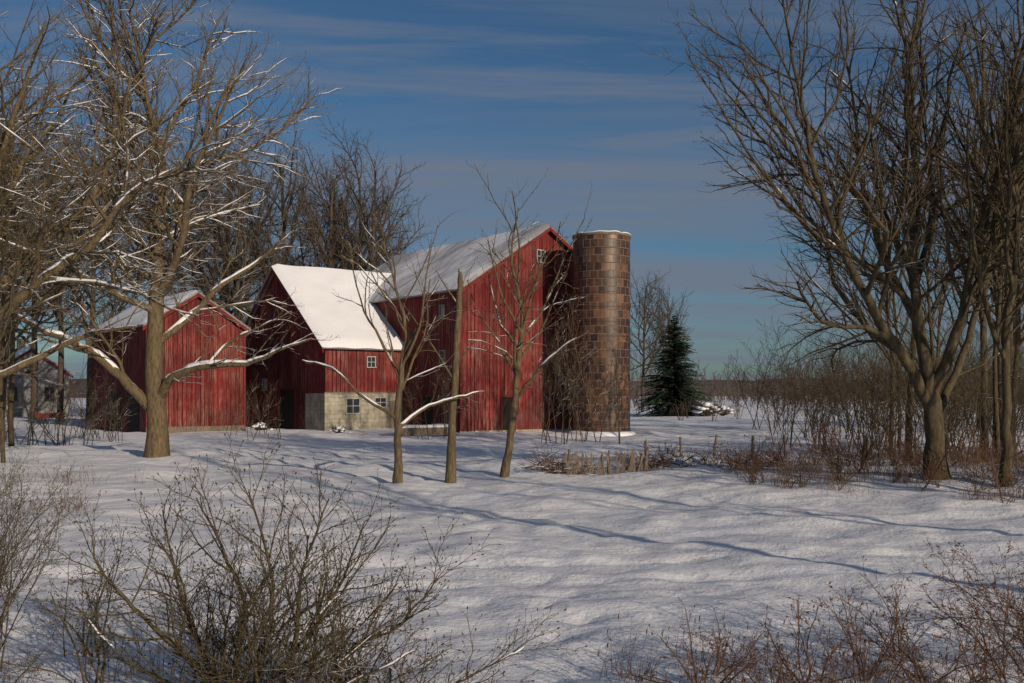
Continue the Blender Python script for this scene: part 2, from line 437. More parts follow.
CEN=dict(SLIM,max=4,dens=[1.2,1.35,2.4,3.4],minr=.0045,lr=[.36,.38,.40,.4],rr=.013)
hero('young_ash_tree',-3.13,27.3,.0273,[
 (0,[(0,-6,0,.13),(1,30,0,.11),(0,70,0,.095),(4,120,0,.075),(8,160,4,.05),(-4,210,4,.03),(-16,262,2,.015)]),
 (1,[(0,70,0,.06),(-30,90,-10,.045),(-62,120,-20,.03),(-90,128,-24,.015)]),
 (1,[(2,62,0,.06),(30,82,12,.045),(60,92,20,.025),(86,98,24,.015)]),
 (1,[(3,108,0,.05),(-18,150,10,.04),(-40,190,16,.025),(-52,250,20,.012)]),
 (1,[(4,120,0,.05),(24,160,-14,.035),(30,210,-20,.022),(42,260,-22,.012)]),
],dict(CEN,snow=.6,snowr=.016),M_BARK,21,jit=.015)
hero('dead_tree_snag',-1.75,28.3,.0283,[
 (0,[(0,-6,0,.135),(2,50,0,.115),(5,110,0,.105),(8,170,0,.095),(10,205,0,.08),(9,216,0,.02)]),
 (2,[(6,120,0,.03),(22,140,0,.02),(30,160,4,.01)]),
 (2,[(8,180,0,.03),(-6,200,0,.02),(-14,214,4,.01)]),
],dict(CEN,dens=[.1,.1,1.0,2.0]),M_BARK,22,jit=.01)
hero('young_cherry_tree',-.28,28.9,.0289,[
 (0,[(0,-6,0,.13),(6,30,0,.11),(12,75,0,.10),(16,120,0,.085),(20,170,4,.06),(10,220,4,.04),(16,275,2,.015)]),
 (1,[(13,82,0,.05),(36,112,-12,.04),(60,135,-20,.028),(84,150,-24,.015)]),
 (1,[(15,105,0,.05),(-4,140,12,.035),(-24,170,20,.022),(-36,205,24,.012)]),
 (1,[(18,140,0,.05),(44,180,10,.035),(60,220,16,.022),(84,268,20,.012)]),
 (1,[(19,150,0,.045),(-2,190,-10,.03),(-14,240,-16,.015)]),
],dict(CEN,snow=.4,snowr=.018),M_BARK,23,jit=.015)

def place(me_ob,name,x,y,s,rz):
    o=bpy.data.objects.new(name,me_ob.data); COL.objects.link(o)
    o.location=(x,y,gh_base(x,y)-.1); o.scale=(s,s,s*random.uniform(.94,1.06)); o.rotation_euler=(0,0,rz); return o
random.seed(11)
bases=[]
for k,(h,r,c,mat) in enumerate([(22,.28,FAR,M_BARKF),(21,.26,dict(FAR,ang=[38,44,44,42]),M_BARKF),(14,.13,SLIM,M_BARKR),(13,.11,dict(SLIM,ang=[28,36,40,40]),M_BARKR),(15,.17,dict(BIG,dens=[.85,1.1,2.2,4.4]),M_BARKD)]):
    T=Tubes(); rg=random.Random(40+k)
    grow(T,Vector((0,0,-.2)),Vector((rg.uniform(-.03,.03),rg.uniform(-.03,.03),1)).normalized(),h,r,0,c,rg)
    bases.append((T,mat))
used={}
def tree(k,x,y,s=1.0):
    rz=random.uniform(0,6.28)
    if k not in used:
        o=bases[k][0].build('bare_tree',[bases[k][1]]); used[k]=o
        o.location=(x,y,gh_base(x,y)-.1); o.scale=(s,s,s); o.rotation_euler=(0,0,rz)
    else: place(used[k],'bare_tree',x,y,s,rz)
for (k,x,y,s) in [(0,-18.5,84,1.0),(1,-14,90,1.05),(0,-12,82,.80),(1,-22,80,.95),(0,-25,88,1.05),(1,-29,82,.95),(0,-33,78,.95),(1,-38,84,1.05),(0,-43,90,1.1),(1,-36,70,.85),
                 (0,-48,80,1.0),(1,-17,98,1.12),(1,-30,100,1.1),(0,-15.5,86,1.0),(0,14.6,112,.66),(1,18,116,.6)]:
    tree(k,x,y,s)
for (k,x,y,s) in [(4,-22,43,1.1),(2,-25.5,50,1.1),(4,-29,52,1.15),(3,-19,38,1.0),(2,-21,33,1.0),(2,-33,60,1.1),(4,-36,66,1.2),(3,-15.5,30.5,.75),(3,-12.6,24,.7),(3,-31,56,1.0)]:
    tree(k,x,y,s)
for (k,x,y,s) in [(2,12.7,32,.9),(3,14.2,29,.95),(2,15.6,33,1.0),(3,17.4,36,1.05),(2,21,42,1.1),(3,13.6,36,.8),(4,24,48,1.1),(2,26,52,1.1),(3,16.6,31,.9),
                 (3,20,47,.9),(3,12.9,26.5,.7),(3,18.2,32,.9),(2,28,60,1.1),(3,17.0,44,.8),(3,12.2,29.0,.6)]:
    tree(k,x,y,s)
# unseen trees off the right edge, added to cast shadows across the pasture
for (k,x,y,s) in [(3,15.5,17,.9),(2,19,12,1.0),(3,14.5,9.5,.8),(3,22,20,1.0),(2,13.0,4.0,.9)]:
    tree(k,x,y,s)

# ------------------------------------------------------------------ thicket / shrubs
def shrub(T,x,y,h,stems,c,rng,r=.02,spread=.5,z=None):
    z=gh_base(x,y)-.05 if z is None else z
    for i in range(stems):
        az=rng.uniform(0,6.28); sp=rng.uniform(.1,spread)
        d=Vector((math.cos(az)*sp,math.sin(az)*sp,1)).normalized()
        grow(T,Vector((x+rng.gauss(0,.06*h),y+rng.gauss(0,.06*h),z)),d,h*rng.uniform(.6,1.1),r*rng.uniform(.6,1.1),0,c,rng)
BR=dict(max=2,seg=[5,4,3],wob=[.12,.17,.2],trop=[.02,.05,.05],dens=[2.6,4.0],t0=[.2,.15],ang=[38,42],lr=[.42,.42],rr=.012,minr=.005)
def thicket(name,spots,hr,stems,c,mat,seed,r=.02,spread=.5):
    rng=random.Random(seed); T=Tubes()
    for (x,y) in spots: shrub(T,x,y,rng.uniform(*hr),stems,c,rng,r,spread)
    return T.build(name,[mat,M_GOLD])
rng=random.Random(77)
thicket('brush_thicket',[(rng.uniform(11.5,24),rng.uniform(27,44)) for _ in range(75)],(2.5,5.5),4,BR,M_BARKR,1,.024)
thicket('brush_thicket',[(rng.uniform(15,46),rng.uniform(50,75)) for _ in range(65)],(3,6.5),4,dict(BR,minr=.010),M_BARKF,2,.03)
thicket('brush_thicket',[(rng.uniform(-32,-17.5),rng.uniform(30,52)) for _ in range(70)],(1.5,4.5),4,BR,M_BARKD,3,.022)
thicket('sapling_clump',[(rng.uniform(1.9,5.2),rng.uniform(47,54)) for _ in range(10)],(4,7.0),2,dict(BR,ang=[26,34],dens=[2.0,2.6],minr=.007),M_BARK,4,.028,.16)
thicket('sapling_clump',[(rng.uniform(-6,-3),rng.uniform(49,56)) for _ in range(4)],(2.5,4.5),2,dict(BR,ang=[30,34],minr=.008),M_BARKD,6,.022,.3)
thicket('sapling_clump',[(rng.uniform(-14.5,-11),rng.uniform(50,57)) for _ in range(4)],(1.5,3.5),3,dict(BR,ang=[30,34],minr=.008),M_BARKD,7,.02,.3)
thicket('hedgerow',[(rng.uniform(-10,22),rng.uniform(78,110)) for _ in range(18)],(1.2,2.4),4,dict(BR,minr=.014),M_BARKF,5,.025)
sp=[]
rng=random.Random(12)
while len(sp)<190:
    x=rng.uniform(6.0,17); y=rng.gauss(25,3.2)
    if y<18.5 or y>33 or y<20.8+(10.5-x)*1.0: continue
    if noise.noise(Vector((x*.55,y*.55,8)))<-.12: continue
    sp.append((x,y))
LOW=dict(BR,max=2,dens=[6,8],minr=.0038,wob=[.18,.2,.25],trop=[-.02,.02,.02],ang=[45,45],bud=.022,budp=.16,budm=1)
thicket('brown_shrub',sp,(.4,1.5),5,LOW,M_CANE,8,.012,1.0)
thicket('brown_shrub',[(rng.gauss(cx,.35),rng.gauss(cy,.3)) for cx,cy in [(1.3,30.2),(1.6,29.5),(3.9,29.8),(4.1,30.1),(6,30.6),(7,30.3),(8.2,30.5),(5.2,31.5),(1.1,31)] for _ in range(3)],(.4,.9),5,LOW,M_CANE,9,.010,.9)

# distant woods
T=Tubes(); rng=random.Random(5)
DW=dict(max=2,seg=[4,3,2],wob=[.08,.15,.2],trop=[.02,.03,.03],dens=[1.3,1.8],t0=[.15,.1],ang=[36,40],lr=[.45,.45],rr=.014,minr=.03)
for i in range(420):
    y=rng.uniform(135,330); x=rng.uniform(-.2,.62)*y
    h=rng.uniform(2.6,6.2)*(y/170)
    c=dict(DW,minr=.03*y/150,dens=[1.3*150/y,1.8*150/y])
    grow(T,Vector((x,y,gh_base(x,y)-.2)),Vector((rng.gauss(0,.08),rng.gauss(0,.08),1)).normalized(),h,.08*y/150,0,c,rng)
    for _ in range(3):
        xx=x+rng.gauss(0,2); grow(T,Vector((xx,y,gh_base(x,y)-.2)),Vector((rng.gauss(0,.3),0,1)).normalized(),h*.6,.05*y/150,0,c,rng)
T.build('distant_treeline',[M_FARW])
n=220; V=[];F=[]
for i in range(n):
    x=-500+i*1300/(n-1)
    for k,(yy,hh) in enumerate([(420,-1),(440,6),(520,9),(700,4)]):
        V.append((x,yy+20*math.sin(i*.2),(hh+2.2*noise.noise(Vector((x*.02,yy*.01,3)))+1.1*noise.noise(Vector((x*.3,yy,1)))) if hh>0 else -1))
for i in range(n-1):
    for k in range(3): F.append((i*4+k,(i+1)*4+k,(i+1)*4+k+1,i*4+k+1))
mesh_py('background_hill',V,F,M_FARW,True)

# ------------------------------------------------------------------ dry grass and weeds
def grass(name,spots,hr,mat,seed,r=.004,per=9,spread=.25,seg=4):
    rng=random.Random(seed); T=Tubes()
    for (x,y,s) in spots:
        for i in range(per):
            px=x+rng.gauss(0,spread); py=y+rng.gauss(0,spread); z=gh(px,py)-.02
            h=rng.uniform(*hr)*s; a=rng.uniform(0,6.28); b=rng.uniform(.1,.9)
            pts=[];rr=[]
            for k in range(seg):
                t=k/(seg-1); pts.append(Vector((px+math.cos(a)*b*h*t*t,py+math.sin(a)*b*h*t*t,z+h*t*(1-.3*b*t)))); rr.append(r*(1-.6*t))
            T.add(pts,rr,3)
            if rng.random()<.35:
                p=pts[-1]; T.add([p,p+Vector((0,0,h*.06)),p+Vector((.01,0,h*.14))],[r*.8,r*2.2,r*.4],4)
    return T.build(name,[mat])
rng=random.Random(8)
sp=[]
while len(sp)<420:
    x=rng.uniform(6.5,17.5); y=rng.gauss(25.5,3.2)
    if y<19 or y>34 or y < 21+ (10.5-x)*.9: continue
    if noise.noise(Vector((x*.5,y*.5,2)))>-.05: sp.append((x,y,rng.uniform(.4,1.1)))
grass('dry_grass',sp,(.25,.7),M_GRASS,1,.005,8,.22)
sp=[(rng.uniform(1.0,9),rng.gauss(30.5,1.0),rng.uniform(.5,1.0)) for _ in range(70)]
grass('dry_grass',sp,(.15,.5),M_GRASS,2,.005,7,.16)
sp=[]
for cx,cy in [(1.2,30.3),(1.6,29.6),(3.9,30),(5.8,31),(6.8,30.5),(8,30.8)]:
    sp+=[(rng.gauss(cx,.35),rng.gauss(cy,.25),rng.uniform(.8,1.2)) for _ in range(8)]
grass('weed_patch',sp,(.2,.5),M_GOLD,3,.006,7,.14)
sp=[(rng.gauss(-9.5,.5),rng.gauss(21,.8),1) for _ in range(14)]+[(rng.gauss(-12,.8),rng.gauss(26,.8),1) for _ in range(14)]
grass('weed_patch',sp,(.2,.6),M_GRASS,4,.005,8,.18)
sp=[]
while len(sp)<700:
    x=rng.uniform(-18,14); y=rng.uniform(5.5,50)
    if noise.noise(Vector((x*.25,y*.3,6)))>.12: sp.append((x,y,rng.uniform(.4,1)))
grass('grass_stubble',sp,(.05,.2),M_GRASS,5,.003,4,.14,3)
sp=[(rng.uniform(.9,6.5),rng.uniform(6.6,9.2),rng.uniform(.6,1.2)) for _ in range(200)]+[(rng.uniform(-6,-.3),rng.uniform(6.8,8.6),rng.uniform(.5,1)) for _ in range(80)]
grass('weed_patch',sp,(.15,.5),M_CANE,6,.0026,7,.1)

# ------------------------------------------------------------------ foreground shrubs
SHF=dict(SHR,bud=.010,snow=.25,snowr=.012)
STEM=dict(SHF,max=3)
def more(T,rng):
    for i in range(11):
        az=rng.uniform(0,6.28); s=rng.uniform(.35,1.25)
        d=Vector((math.cos(az)*s,math.sin(az)*s*.6,1)).normalized()
        grow(T,Vector((rng.gauss(.1,.2),rng.gauss(0,.1),0)),d,rng.uniform(.9,1.7),rng.uniform(.010,.018),1,STEM,rng)
hero('buckthorn_shrub',-2.05,7.5,.0075,[
 (1,[(0,-4,0,.036),(-22,50,-4,.030),(-58,92,-14,.023),(-96,132,-20,.016),(-128,172,-26,.009),(-136,205,-26,.004)]),
 (1,[(2,-4,0,.032),(-8,58,10,.025),(2,118,20,.018),(-18,170,26,.012),(-52,236,30,.005)]),
 (1,[(8,-4,0,.034),(44,52,-6,.026),(60,106,-12,.019),(66,166,-16,.012),(94,240,-20,.005)]),
 (1,[(10,-4,0,.030),(82,42,8,.022),(112,86,12,.016),(160,108,16,.010),(206,166,20,.004)]),
 (1,[(12,-4,4,.024),(112,26,-14,.017),(190,46,-20,.011),(262,82,-24,.005),(286,96,-26,.003)]),
 (1,[(4,-4,-6,.028),(28,80,-16,.020),(40,158,-24,.013),(18,248,-30,.005)]),
 (1,[(-4,-4,0,.024),(-60,40,14,.018),(-120,70,22,.012),(-170,120,28,.005)]),
 (1,[(6,-4,6,.022),(36,60,24,.016),(88,130,34,.011),(120,210,40,.005)]),
 (1,[(-2,-4,6,.022),(-40,70,26,.016),(-74,150,36,.011),(-90,222,40,.005)]),
 (1,[(0,-4,-6,.020),(60,36,-26,.014),(130,70,-36,.009),(180,96,-40,.004)]),
 (2,[(60,106,-12,.012),(90,130,4,.009),(128,176,10,.005),(150,210,12,.003)]),
 (2,[(-58,92,-14,.013),(-50,140,-4,.009),(-76,190,2,.005)]),
],SHF,M_SHRUB,31,1.0,.007,extra=more)
def fg(name,x,y,h,stems,seed,mat,c=SHR,r=.012,spread=.6):
    rng=random.Random(seed); T=Tubes(); shrub(T,0,0,h,stems,c,rng,r,spread,0)
    ob=T.build(name,[mat,M_GOLD]); ob.location=(x,y,gh(x,y)-.05); return ob
BRF=dict(max=3,seg=[7,4,3,2],wob=[.12,.17,.2,.2],trop=[-.02,.03,.05,.05],dens=[9,14,14],t0=[.2,.15,.1],ang=[40,42,42],lr=[.34,.42,.4],rr=.010,minr=.0019,bud=.007)
for i,(x,y,h,st) in enumerate([(-4.6,8.6,1.4,8),(-4.0,7.6,.9,7),(-5.2,10.0,1.6,8),(-3.3,8.0,.9,7),(-.9,7.6,.8,7),(-.2,7.2,.5,5),(-6.4,12,1.6,7),(-3.9,9.2,1.2,7),(-4.4,7.4,1.0,7),(-1.3,8.2,.9,6),(-8.2,15.5,1.6,6),(-5.4,9.0,1.3,7)]):
    fg('twiggy_shrub',x,y,h,st,60+i,M_SHRUB,BRF)
BRC=dict(BRF,bud=.012,budp=.3,budm=1,wob=[.15,.2,.22,.25],trop=[-.05,.02,.03,.03],minr=.0022)
for i,(x,y,h,st) in enumerate([(1.3,7.3,.7,8),(2.0,7.2,.9,9),(2.7,7.5,1.0,9),(3.3,7.2,1.15,8),(3.9,7.9,1.3,9),(4.5,8.6,1.4,8),(3.0,8.6,.8,7),(1.7,8.4,.6,6),(4.2,7.6,1.1,8),(5.2,9.6,1.4,8),(3.6,9.4,.9,7),(2.4,8.2,.8,8),(1.5,7.8,.7,7),(4.7,9.0,1.0,8),(3.4,8.2,.9,8)]):
    fg('bramble_shrub',x,y,h,st,80+i,M_CANE,BRC,.010,.95)

# ------------------------------------------------------------------ spruce
def spruce(name,x,y,H,W,seed):
    rng=random.Random(seed); e=empty(name,(x,y,gh_base(x,y)-.05))
    T=Tubes(); T.add([Vector((0,0,0)),Vector((0,0,H*.5)),Vector((0,0,H*.98))],[.2,.11,.02],8)
    V=[];F=[]
    nl=50
    for i in range(nl):
        t=i/(nl-1); z=H*(.02+.96*t); L0=W*(1-t)**.8+.12
        nb=int(16-7*t)
        for b in range(nb):
            az=rng.uniform(0,6.28); L=L0*rng.uniform(.6,1.2); up=.25+.3*t; droop=rng.uniform(.25,.5)
            d=Vector((math.cos(az),math.sin(az),0)); pts=[]
            for k in range(5):
                s=k/4; pts.append(d*L*s+Vector((0,0,z+L*(up*s-droop*s*s))))
            T.add(pts,[.02,.016,.012,.008,.004],3)
            ns=int(6+L*12)
            side=Vector((-d.y,d.x,0))
            for q in range(ns):
                s=(q+rng.random())/ns; j=min(3,int(s*4)); f=s*4-j; p=pts[j].lerp(pts[j+1],f)
                for sg in (-1,1):
                    ln=(.18+.36*(1-s)*L*.5)*rng.uniform(.7,1.3)
                    v=(side*sg*rng.uniform(.6,1)+d*rng.uniform(.2,.8)+Vector((0,0,rng.uniform(-.45,.1)))).normalized()*ln
                    w=d.cross(v).normalized().cross(v).normalized()*.06
                    bi=len(V); V+= [p-w,p+w,p+v+w*.3,p+v-w*.3]; F.append((bi,bi+1,bi+2,bi+3))
    T.build('trunk_and_branches',[M_BARKD],e)
    mesh_np('needles',np.array([tuple(v) for v in V]),np.array(F),M_NEEDLE,False,e)
spruce('spruce_tree',15.9,98,10.0,3.9,4)

# ------------------------------------------------------------------ building parts
def roof_sheet(name,fn,nu,nv,th,mat,parent,seed):
    V=[];F=[]; N=(fn(1,0)-fn(0,0)).cross(fn(0,1)-fn(0,0)).normalized()
    if N.z<0: N=-N
    for j in range(nv+1):
        for i in range(nu+1):
            u=i/nu; v=j/nv
            p=fn(u,v); e=min(1,min(i,nu-i)/1.0)*min(1,j/1.0)
            k=noise.noise(Vector((p.x*.9+seed,p.y*.9,p.z*.9)))
            h=th*(.85+.35*k)*(1 if e>=1 else .0)+.012
            if j==0: p=p+(fn(0,0)-fn(0,1)).normalized()*(.12*k)
            V.append(p+N*h)
    for j in range(nv):
        for i in range(nu):
            a=j*(nu+1)+i; F.append((a,a+1,a+nu+2,a+nu+1))
    return mesh_py(name,V,F,mat,True,parent)

def slab(name,p,th,mat,parent):
    n=(p[1]-p[0]).cross(p[3]-p[0]).normalized()
    if n.z<0:n=-n
    V=list(p)+[q-n*th for q in p]
    F=[(0,1,2,3),(7,6,5,4),(0,4,5,1),(1,5,6,2),(2,6,7,3),(3,7,4,0)]
    return mesh_py(name,V,F,mat,parent=parent)

def window(parent,x,y,z,w,h,axis,name='window',glass=M_GLASS,frame=M_WHITE,fw=.06,munt=True):
    def b(a0,a1,d0,d1,z0,z1):
        return (a0,a1,d0,d1,z0,z1) if axis=='x' else (d0,d1,a0,a1,z0,z1)
    c = x if axis=='x' else y; d = y if axis=='x' else x
    fr=[b(c-w/2-fw,c-w/2,d-.06,d+.02,z-h/2,z+h/2),b(c+w/2,c+w/2+fw,d-.06,d+.02,z-h/2,z+h/2),
        b(c-w/2-fw,c+w/2+fw,d-.07,d+.02,z+h/2,z+h/2+fw),b(c-w/2-fw-.03,c+w/2+fw+.03,d-.11,d+.02,z-h/2-fw,z-h/2)]
    if munt: fr+=[b(c-.02,c+.02,d-.045,d-.012,z-h/2,z+h/2),b(c-w/2,c-.021,d-.043,d-.012,z-.02,z+.02),b(c+.021,c+w/2,d-.043,d-.012,z-.02,z+.02)]
    boxes(name+'_frame',fr,frame,parent)
    boxes(name+'_glass',[b(c-w/2,c+w/2,d-.01,d+.02,z-h/2,z+h/2)],glass,parent)

ROT=math.atan2(.6,.8)
def gable_barn(name,ox,oy,W,Lh,eave,ridge,mat,base=-.4,snowmat=M_SNOW,oh=.35,seed=0,th=.22,patch_mat=None):
    e=empty(name,(ox,oy,0),ROT); h=W/2; sl=(ridge-eave)/h
    V=[(0,0,base),(W,0,base),(W,0,eave),(h,0,ridge),(0,0,eave),(0,Lh,base),(W,Lh,base),(W,Lh,eave),(h,Lh,ridge),(0,Lh,eave)]
    F=[(0,1,2,3,4),(9,8,7,6,5),(0,4,9,5),(1,6,7,2),(4,3,8,9),(3,2,7,8)]
    mesh_py('walls',V,F,mat,parent=e)
    up=.12; z0=eave-oh*sl+up; zr=ridge+up
    A=[Vector((-oh,-oh,z0)),Vector((-oh,Lh+oh,z0)),Vector((h,Lh+oh,zr)),Vector((h,-oh,zr))]
    B=[Vector((h+.002,-oh,zr)),Vector((h+.002,Lh+oh,zr)),Vector((W+oh,Lh+oh,z0)),Vector((W+oh,-oh,z0))]
    slab('roof_left',A,.1,M_METAL,e); slab('roof_right',B,.1,M_METAL,e)
    for nm,(p,q) in {'rake_left':(A[0],A[3]),'rake_right':(B[3],B[0])}.items():
        dn=Vector((0,0,-.10))
        P=[p+dn,q+dn,q+dn+Vector((0,0,-.24)),p+dn+Vector((0,0,-.24))]
        Q=[v+Vector((0,.06,0)) for v in P]
        mesh_py(nm,P+Q,[(0,1,2,3),(7,6,5,4),(0,4,5,1),(1,5,6,2),(2,6,7,3),(3,7,4,0)],M_TRIM,parent=e)
    roof_sheet('snow_left',lambda u,v:Vector((-oh+(h+oh+.05)*v,-oh-.03+(Lh+2*oh+.06)*u,z0+(zr-z0)*v)),int(Lh*2.2),14,th,patch_mat or snowmat,e,seed)
    roof_sheet('snow_right',lambda u,v:Vector((W+oh-(h+oh+.05)*v,Lh+oh+.03-(Lh+2*oh+.06)*u,z0+(zr-z0)*v)),int(Lh*2.2),14,th,snowmat,e,seed+5)
    return e

mb=gable_barn('red_barn',-3,58,12.92,18.5,8.43,12.55,M_SIDE,seed=1,th=.2,patch_mat=M_SNOWP)
window(mb,5.95,0,10.75,.55,.7,'x','loft_window')
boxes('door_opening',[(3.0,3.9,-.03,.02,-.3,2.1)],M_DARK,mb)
boxes('door_frame',[(2.9,2.998,-.06,.02,-.3,2.2),(3.902,4.0,-.06,.02,-.3,2.2),(3.0,3.9,-.062,.02,2.102,2.22)],M_TRIM,mb)
boxes('corner_boards',[(-.04,.1,-.04,.1,-.4,8.38),(12.84,12.97,-.04,.1,-.4,8.38)],M_TRIM,mb)
boxes('sliding_door',[(7.2,9.6,-.07,-.005,.2,3.4)],M_SIDE2,mb)
boxes('door_track',[(6.0,9.9,-.12,-.004,3.44,3.56)],M_IRON,mb)
window(mb,0,1.9,7.25,.5,.6,'y','side_window',fw=.04,munt=False)
window(mb,0,1.9,4.5,.5,.7,'y','side_window',fw=.04,munt=False)
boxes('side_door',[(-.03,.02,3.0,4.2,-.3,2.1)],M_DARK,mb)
boxes('stone_footing',[(-.06,12.99,-.055,.04,-.4,.12)],M_CONC,mb)

wg=empty('red_barn_wing',(-11.2,60,0),ROT)
W=5.36; D=14.08; ev=5.2; rd=10.5; hd=D/2; sl=(rd-ev)/hd
V=[(0,0,-.4),(0,0,ev),(0,hd,rd),(0,D,ev),(0,D,-.4),(W-.02,0,-.4),(W-.02,0,ev),(W-.02,hd,rd),(W-.02,D,ev),(W-.02,D,-.4)]
F=[(0,1,2,3,4),(9,8,7,6,5),(0,5,6,1),(3,8,9,4),(1,6,7,2),(2,7,8,3)]
mesh_py('walls',V,F,M_SIDE,parent=wg)
oh=.35; z0=ev-oh*sl+.12; zr=rd+.12; X1=W+3.6
slab('roof_front',[Vector((-oh,-oh,z0)),Vector((X1,-oh,z0)),Vector((X1,hd,zr)),Vector((-oh,hd,zr))],.1,M_METAL,wg)
slab('roof_back',[Vector((-oh,hd+.002,zr)),Vector((X1,hd+.002,zr)),Vector((X1,D+oh,z0)),Vector((-oh,D+oh,z0))],.1,M_METAL,wg)
roof_sheet('snow_front',lambda u,v:Vector((-oh-.03+(X1+oh)*u,-oh+(hd+oh+.05)*v,z0+(zr-z0)*v)),26,20,.24,M_SNOW,wg,3)
roof_sheet('snow_back',lambda u,v:Vector((-oh-.03+(X1+oh)*u,D+oh-(hd+oh+.05)*v,z0+(zr-z0)*v)),20,14,.22,M_SNOW,wg,8)
for nm,(p,q) in {'rake_front':(Vector((-oh,-oh,z0)),Vector((-oh,hd,zr))),'rake_back':(Vector((-oh,D+oh,z0)),Vector((-oh,hd,zr)))}.items():
    P=[p+Vector((0,0,-.1)),q+Vector((0,0,-.1)),q+Vector((0,0,-.34)),p+Vector((0,0,-.34))]; Q=[v+Vector((.06,0,0)) for v in P]
    mesh_py(nm,P+Q,[(0,1,2,3),(7,6,5,4),(0,4,5,1),(1,5,6,2),(2,6,7,3),(3,7,4,0)],M_TRIM,parent=wg)
boxes('block_foundation',[(-.08,W-.03,-.08,2.6,-.4,2.32)],M_CONC,wg)
boxes('foundation_cap',[(-.1,W-.035,-.11,-.06,2.322,2.40)],M_GREY,wg)
window(wg,1.8,-.08,1.55,.85,.85,'x','milkroom_window')
window(wg,3.7,-.08,1.75,.75,.55,'x','milkroom_window')
window(wg,3.1,0,4.25,.5,.6,'x','upper_window')
boxes('block_door',[(4.35,5.15,-.10,-.07,-.3,1.85)],M_GREY,wg)
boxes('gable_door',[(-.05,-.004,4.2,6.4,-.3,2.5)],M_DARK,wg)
boxes('gable_door_frame',[(-.07,-.003,4.05,4.195,-.3,2.6),(-.07,-.003,6.405,6.55,-.3,2.6)],M_TRIM,wg)
window(wg,0,9.0,2.9,.6,.7,'y','gable_window',munt=False)

sh=gable_barn('red_shed',-21.2,58,5.94,12,6.35,8.3,M_SIDE2,seed=6,th=.16,oh=.3)
boxes('skirt_boards',[(-.05,5.99,-.06,-.005,-.4,.35)],M_GREY,sh)
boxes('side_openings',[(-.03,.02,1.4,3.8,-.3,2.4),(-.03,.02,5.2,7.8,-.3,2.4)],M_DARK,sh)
boxes('battens',[(1.62,1.70,-.045,-.004,.4,3.9),(4.22,4.30,-.045,-.004,.4,3.9),(1.62,4.30,-.05,-.004,3.9,3.98)],M_TRIM,sh)
boxes('corner_boards',[(-.04,.1,-.04,.1,.36,6.3),(5.86,5.98,-.04,.1,.36,6.3)],M_TRIM,sh)

fh=gable_barn('farmhouse',-50,96,7,8,4.2,6.6,M_GREYPAINT,seed=9,th=.2)
for x in (1.8,5.2): window(fh,x,0,2.2,.9,1.3,'x',frame=M_GREY)
window(fh,3.5,0,4.7,.8,1.0,'x',frame=M_GREY)
boxes('chimney',[(3.1,3.8,4,4.7,5.9,7.8)],M_CONC,fh)

# ------------------------------------------------------------------ silo
si=empty('tile_silo',(5.37,60,0)); R=1.71; H=11.75; n=64
V=[]; nz=34
for j in range(nz+1):
    z=-.5+(H+.5)*j/nz
    for i in range(n+1):
        a=2*math.pi*i/n; V.append((R*math.cos(a),R*math.sin(a),z))
me=bpy.data.meshes.new('tile_wall')
F=[(j*(n+1)+i,j*(n+1)+i+1,(j+1)*(n+1)+i+1,(j+1)*(n+1)+i) for j in range(nz) for i in range(n)]
me.from_pydata(V,[],F); me.materials.append(M_TILE)
uvl=me.uv_layers.new(name='UVMap')
for p in me.polygons:
    p.use_smooth=True
    for li,vi in zip(p.loop_indices,p.vertices):
        i=vi%(n+1); uvl.data[li].uv=(i/n*23*.46,V[vi][2]+2)
link(bpy.data.objects.new('tile_wall',me),si)
def ringmesh(name,prof,mat,parent,n=64,smooth=True,jitter=0):
    V=[];F=[];k=len(prof)
    for i in range(n):
        a=2*math.pi*i/n
        for (r,z) in prof:
            jj=jitter*noise.noise(Vector((math.cos(a)*3,math.sin(a)*3,5))) if z>H else 0
            V.append((r*math.cos(a),r*math.sin(a),z+jj))
    for i in range(n):
        for j in range(k):
            F.append((i*k+j,((i+1)%n)*k+j,((i+1)%n)*k+(j+1)%k,i*k+(j+1)%k))
    return mesh_py(name,V,F,mat,smooth,parent)
ringmesh('inner_wall',[(R-.02,H-.001),(R-.2,H-.001),(R-.2,.5),(R-.21,.5),(R-.21,H-.1),(R-.03,H-.1)],M_DARK,si,smooth=False)
ringmesh('cap_ring',[(R+.04,H-.14),(R+.04,H),(R-.24,H),(R-.24,H-.14)],M_GREY,si,smooth=False)
ringmesh('rim_snow',[(R+.05,H+.004),(R+.02,H+.05),(R-.10,H+.08),(R-.22,H+.05),(R-.24,H+.004)],M_SNOW,si,jitter=.10)
for k in range(13):
    z=.5+k*.86
    ringmesh('hoop_%d'%(k+1),[(R+.004,z),(R+.018,z),(R+.018,z+.025),(R+.004,z+.025)],M_IRON,si,smooth=False)
ringmesh('base_snow',[(R+.01,-.4),(R+.01,.12),(R+.25,.04),(R+.9,-.35)],M_SNOW,si)

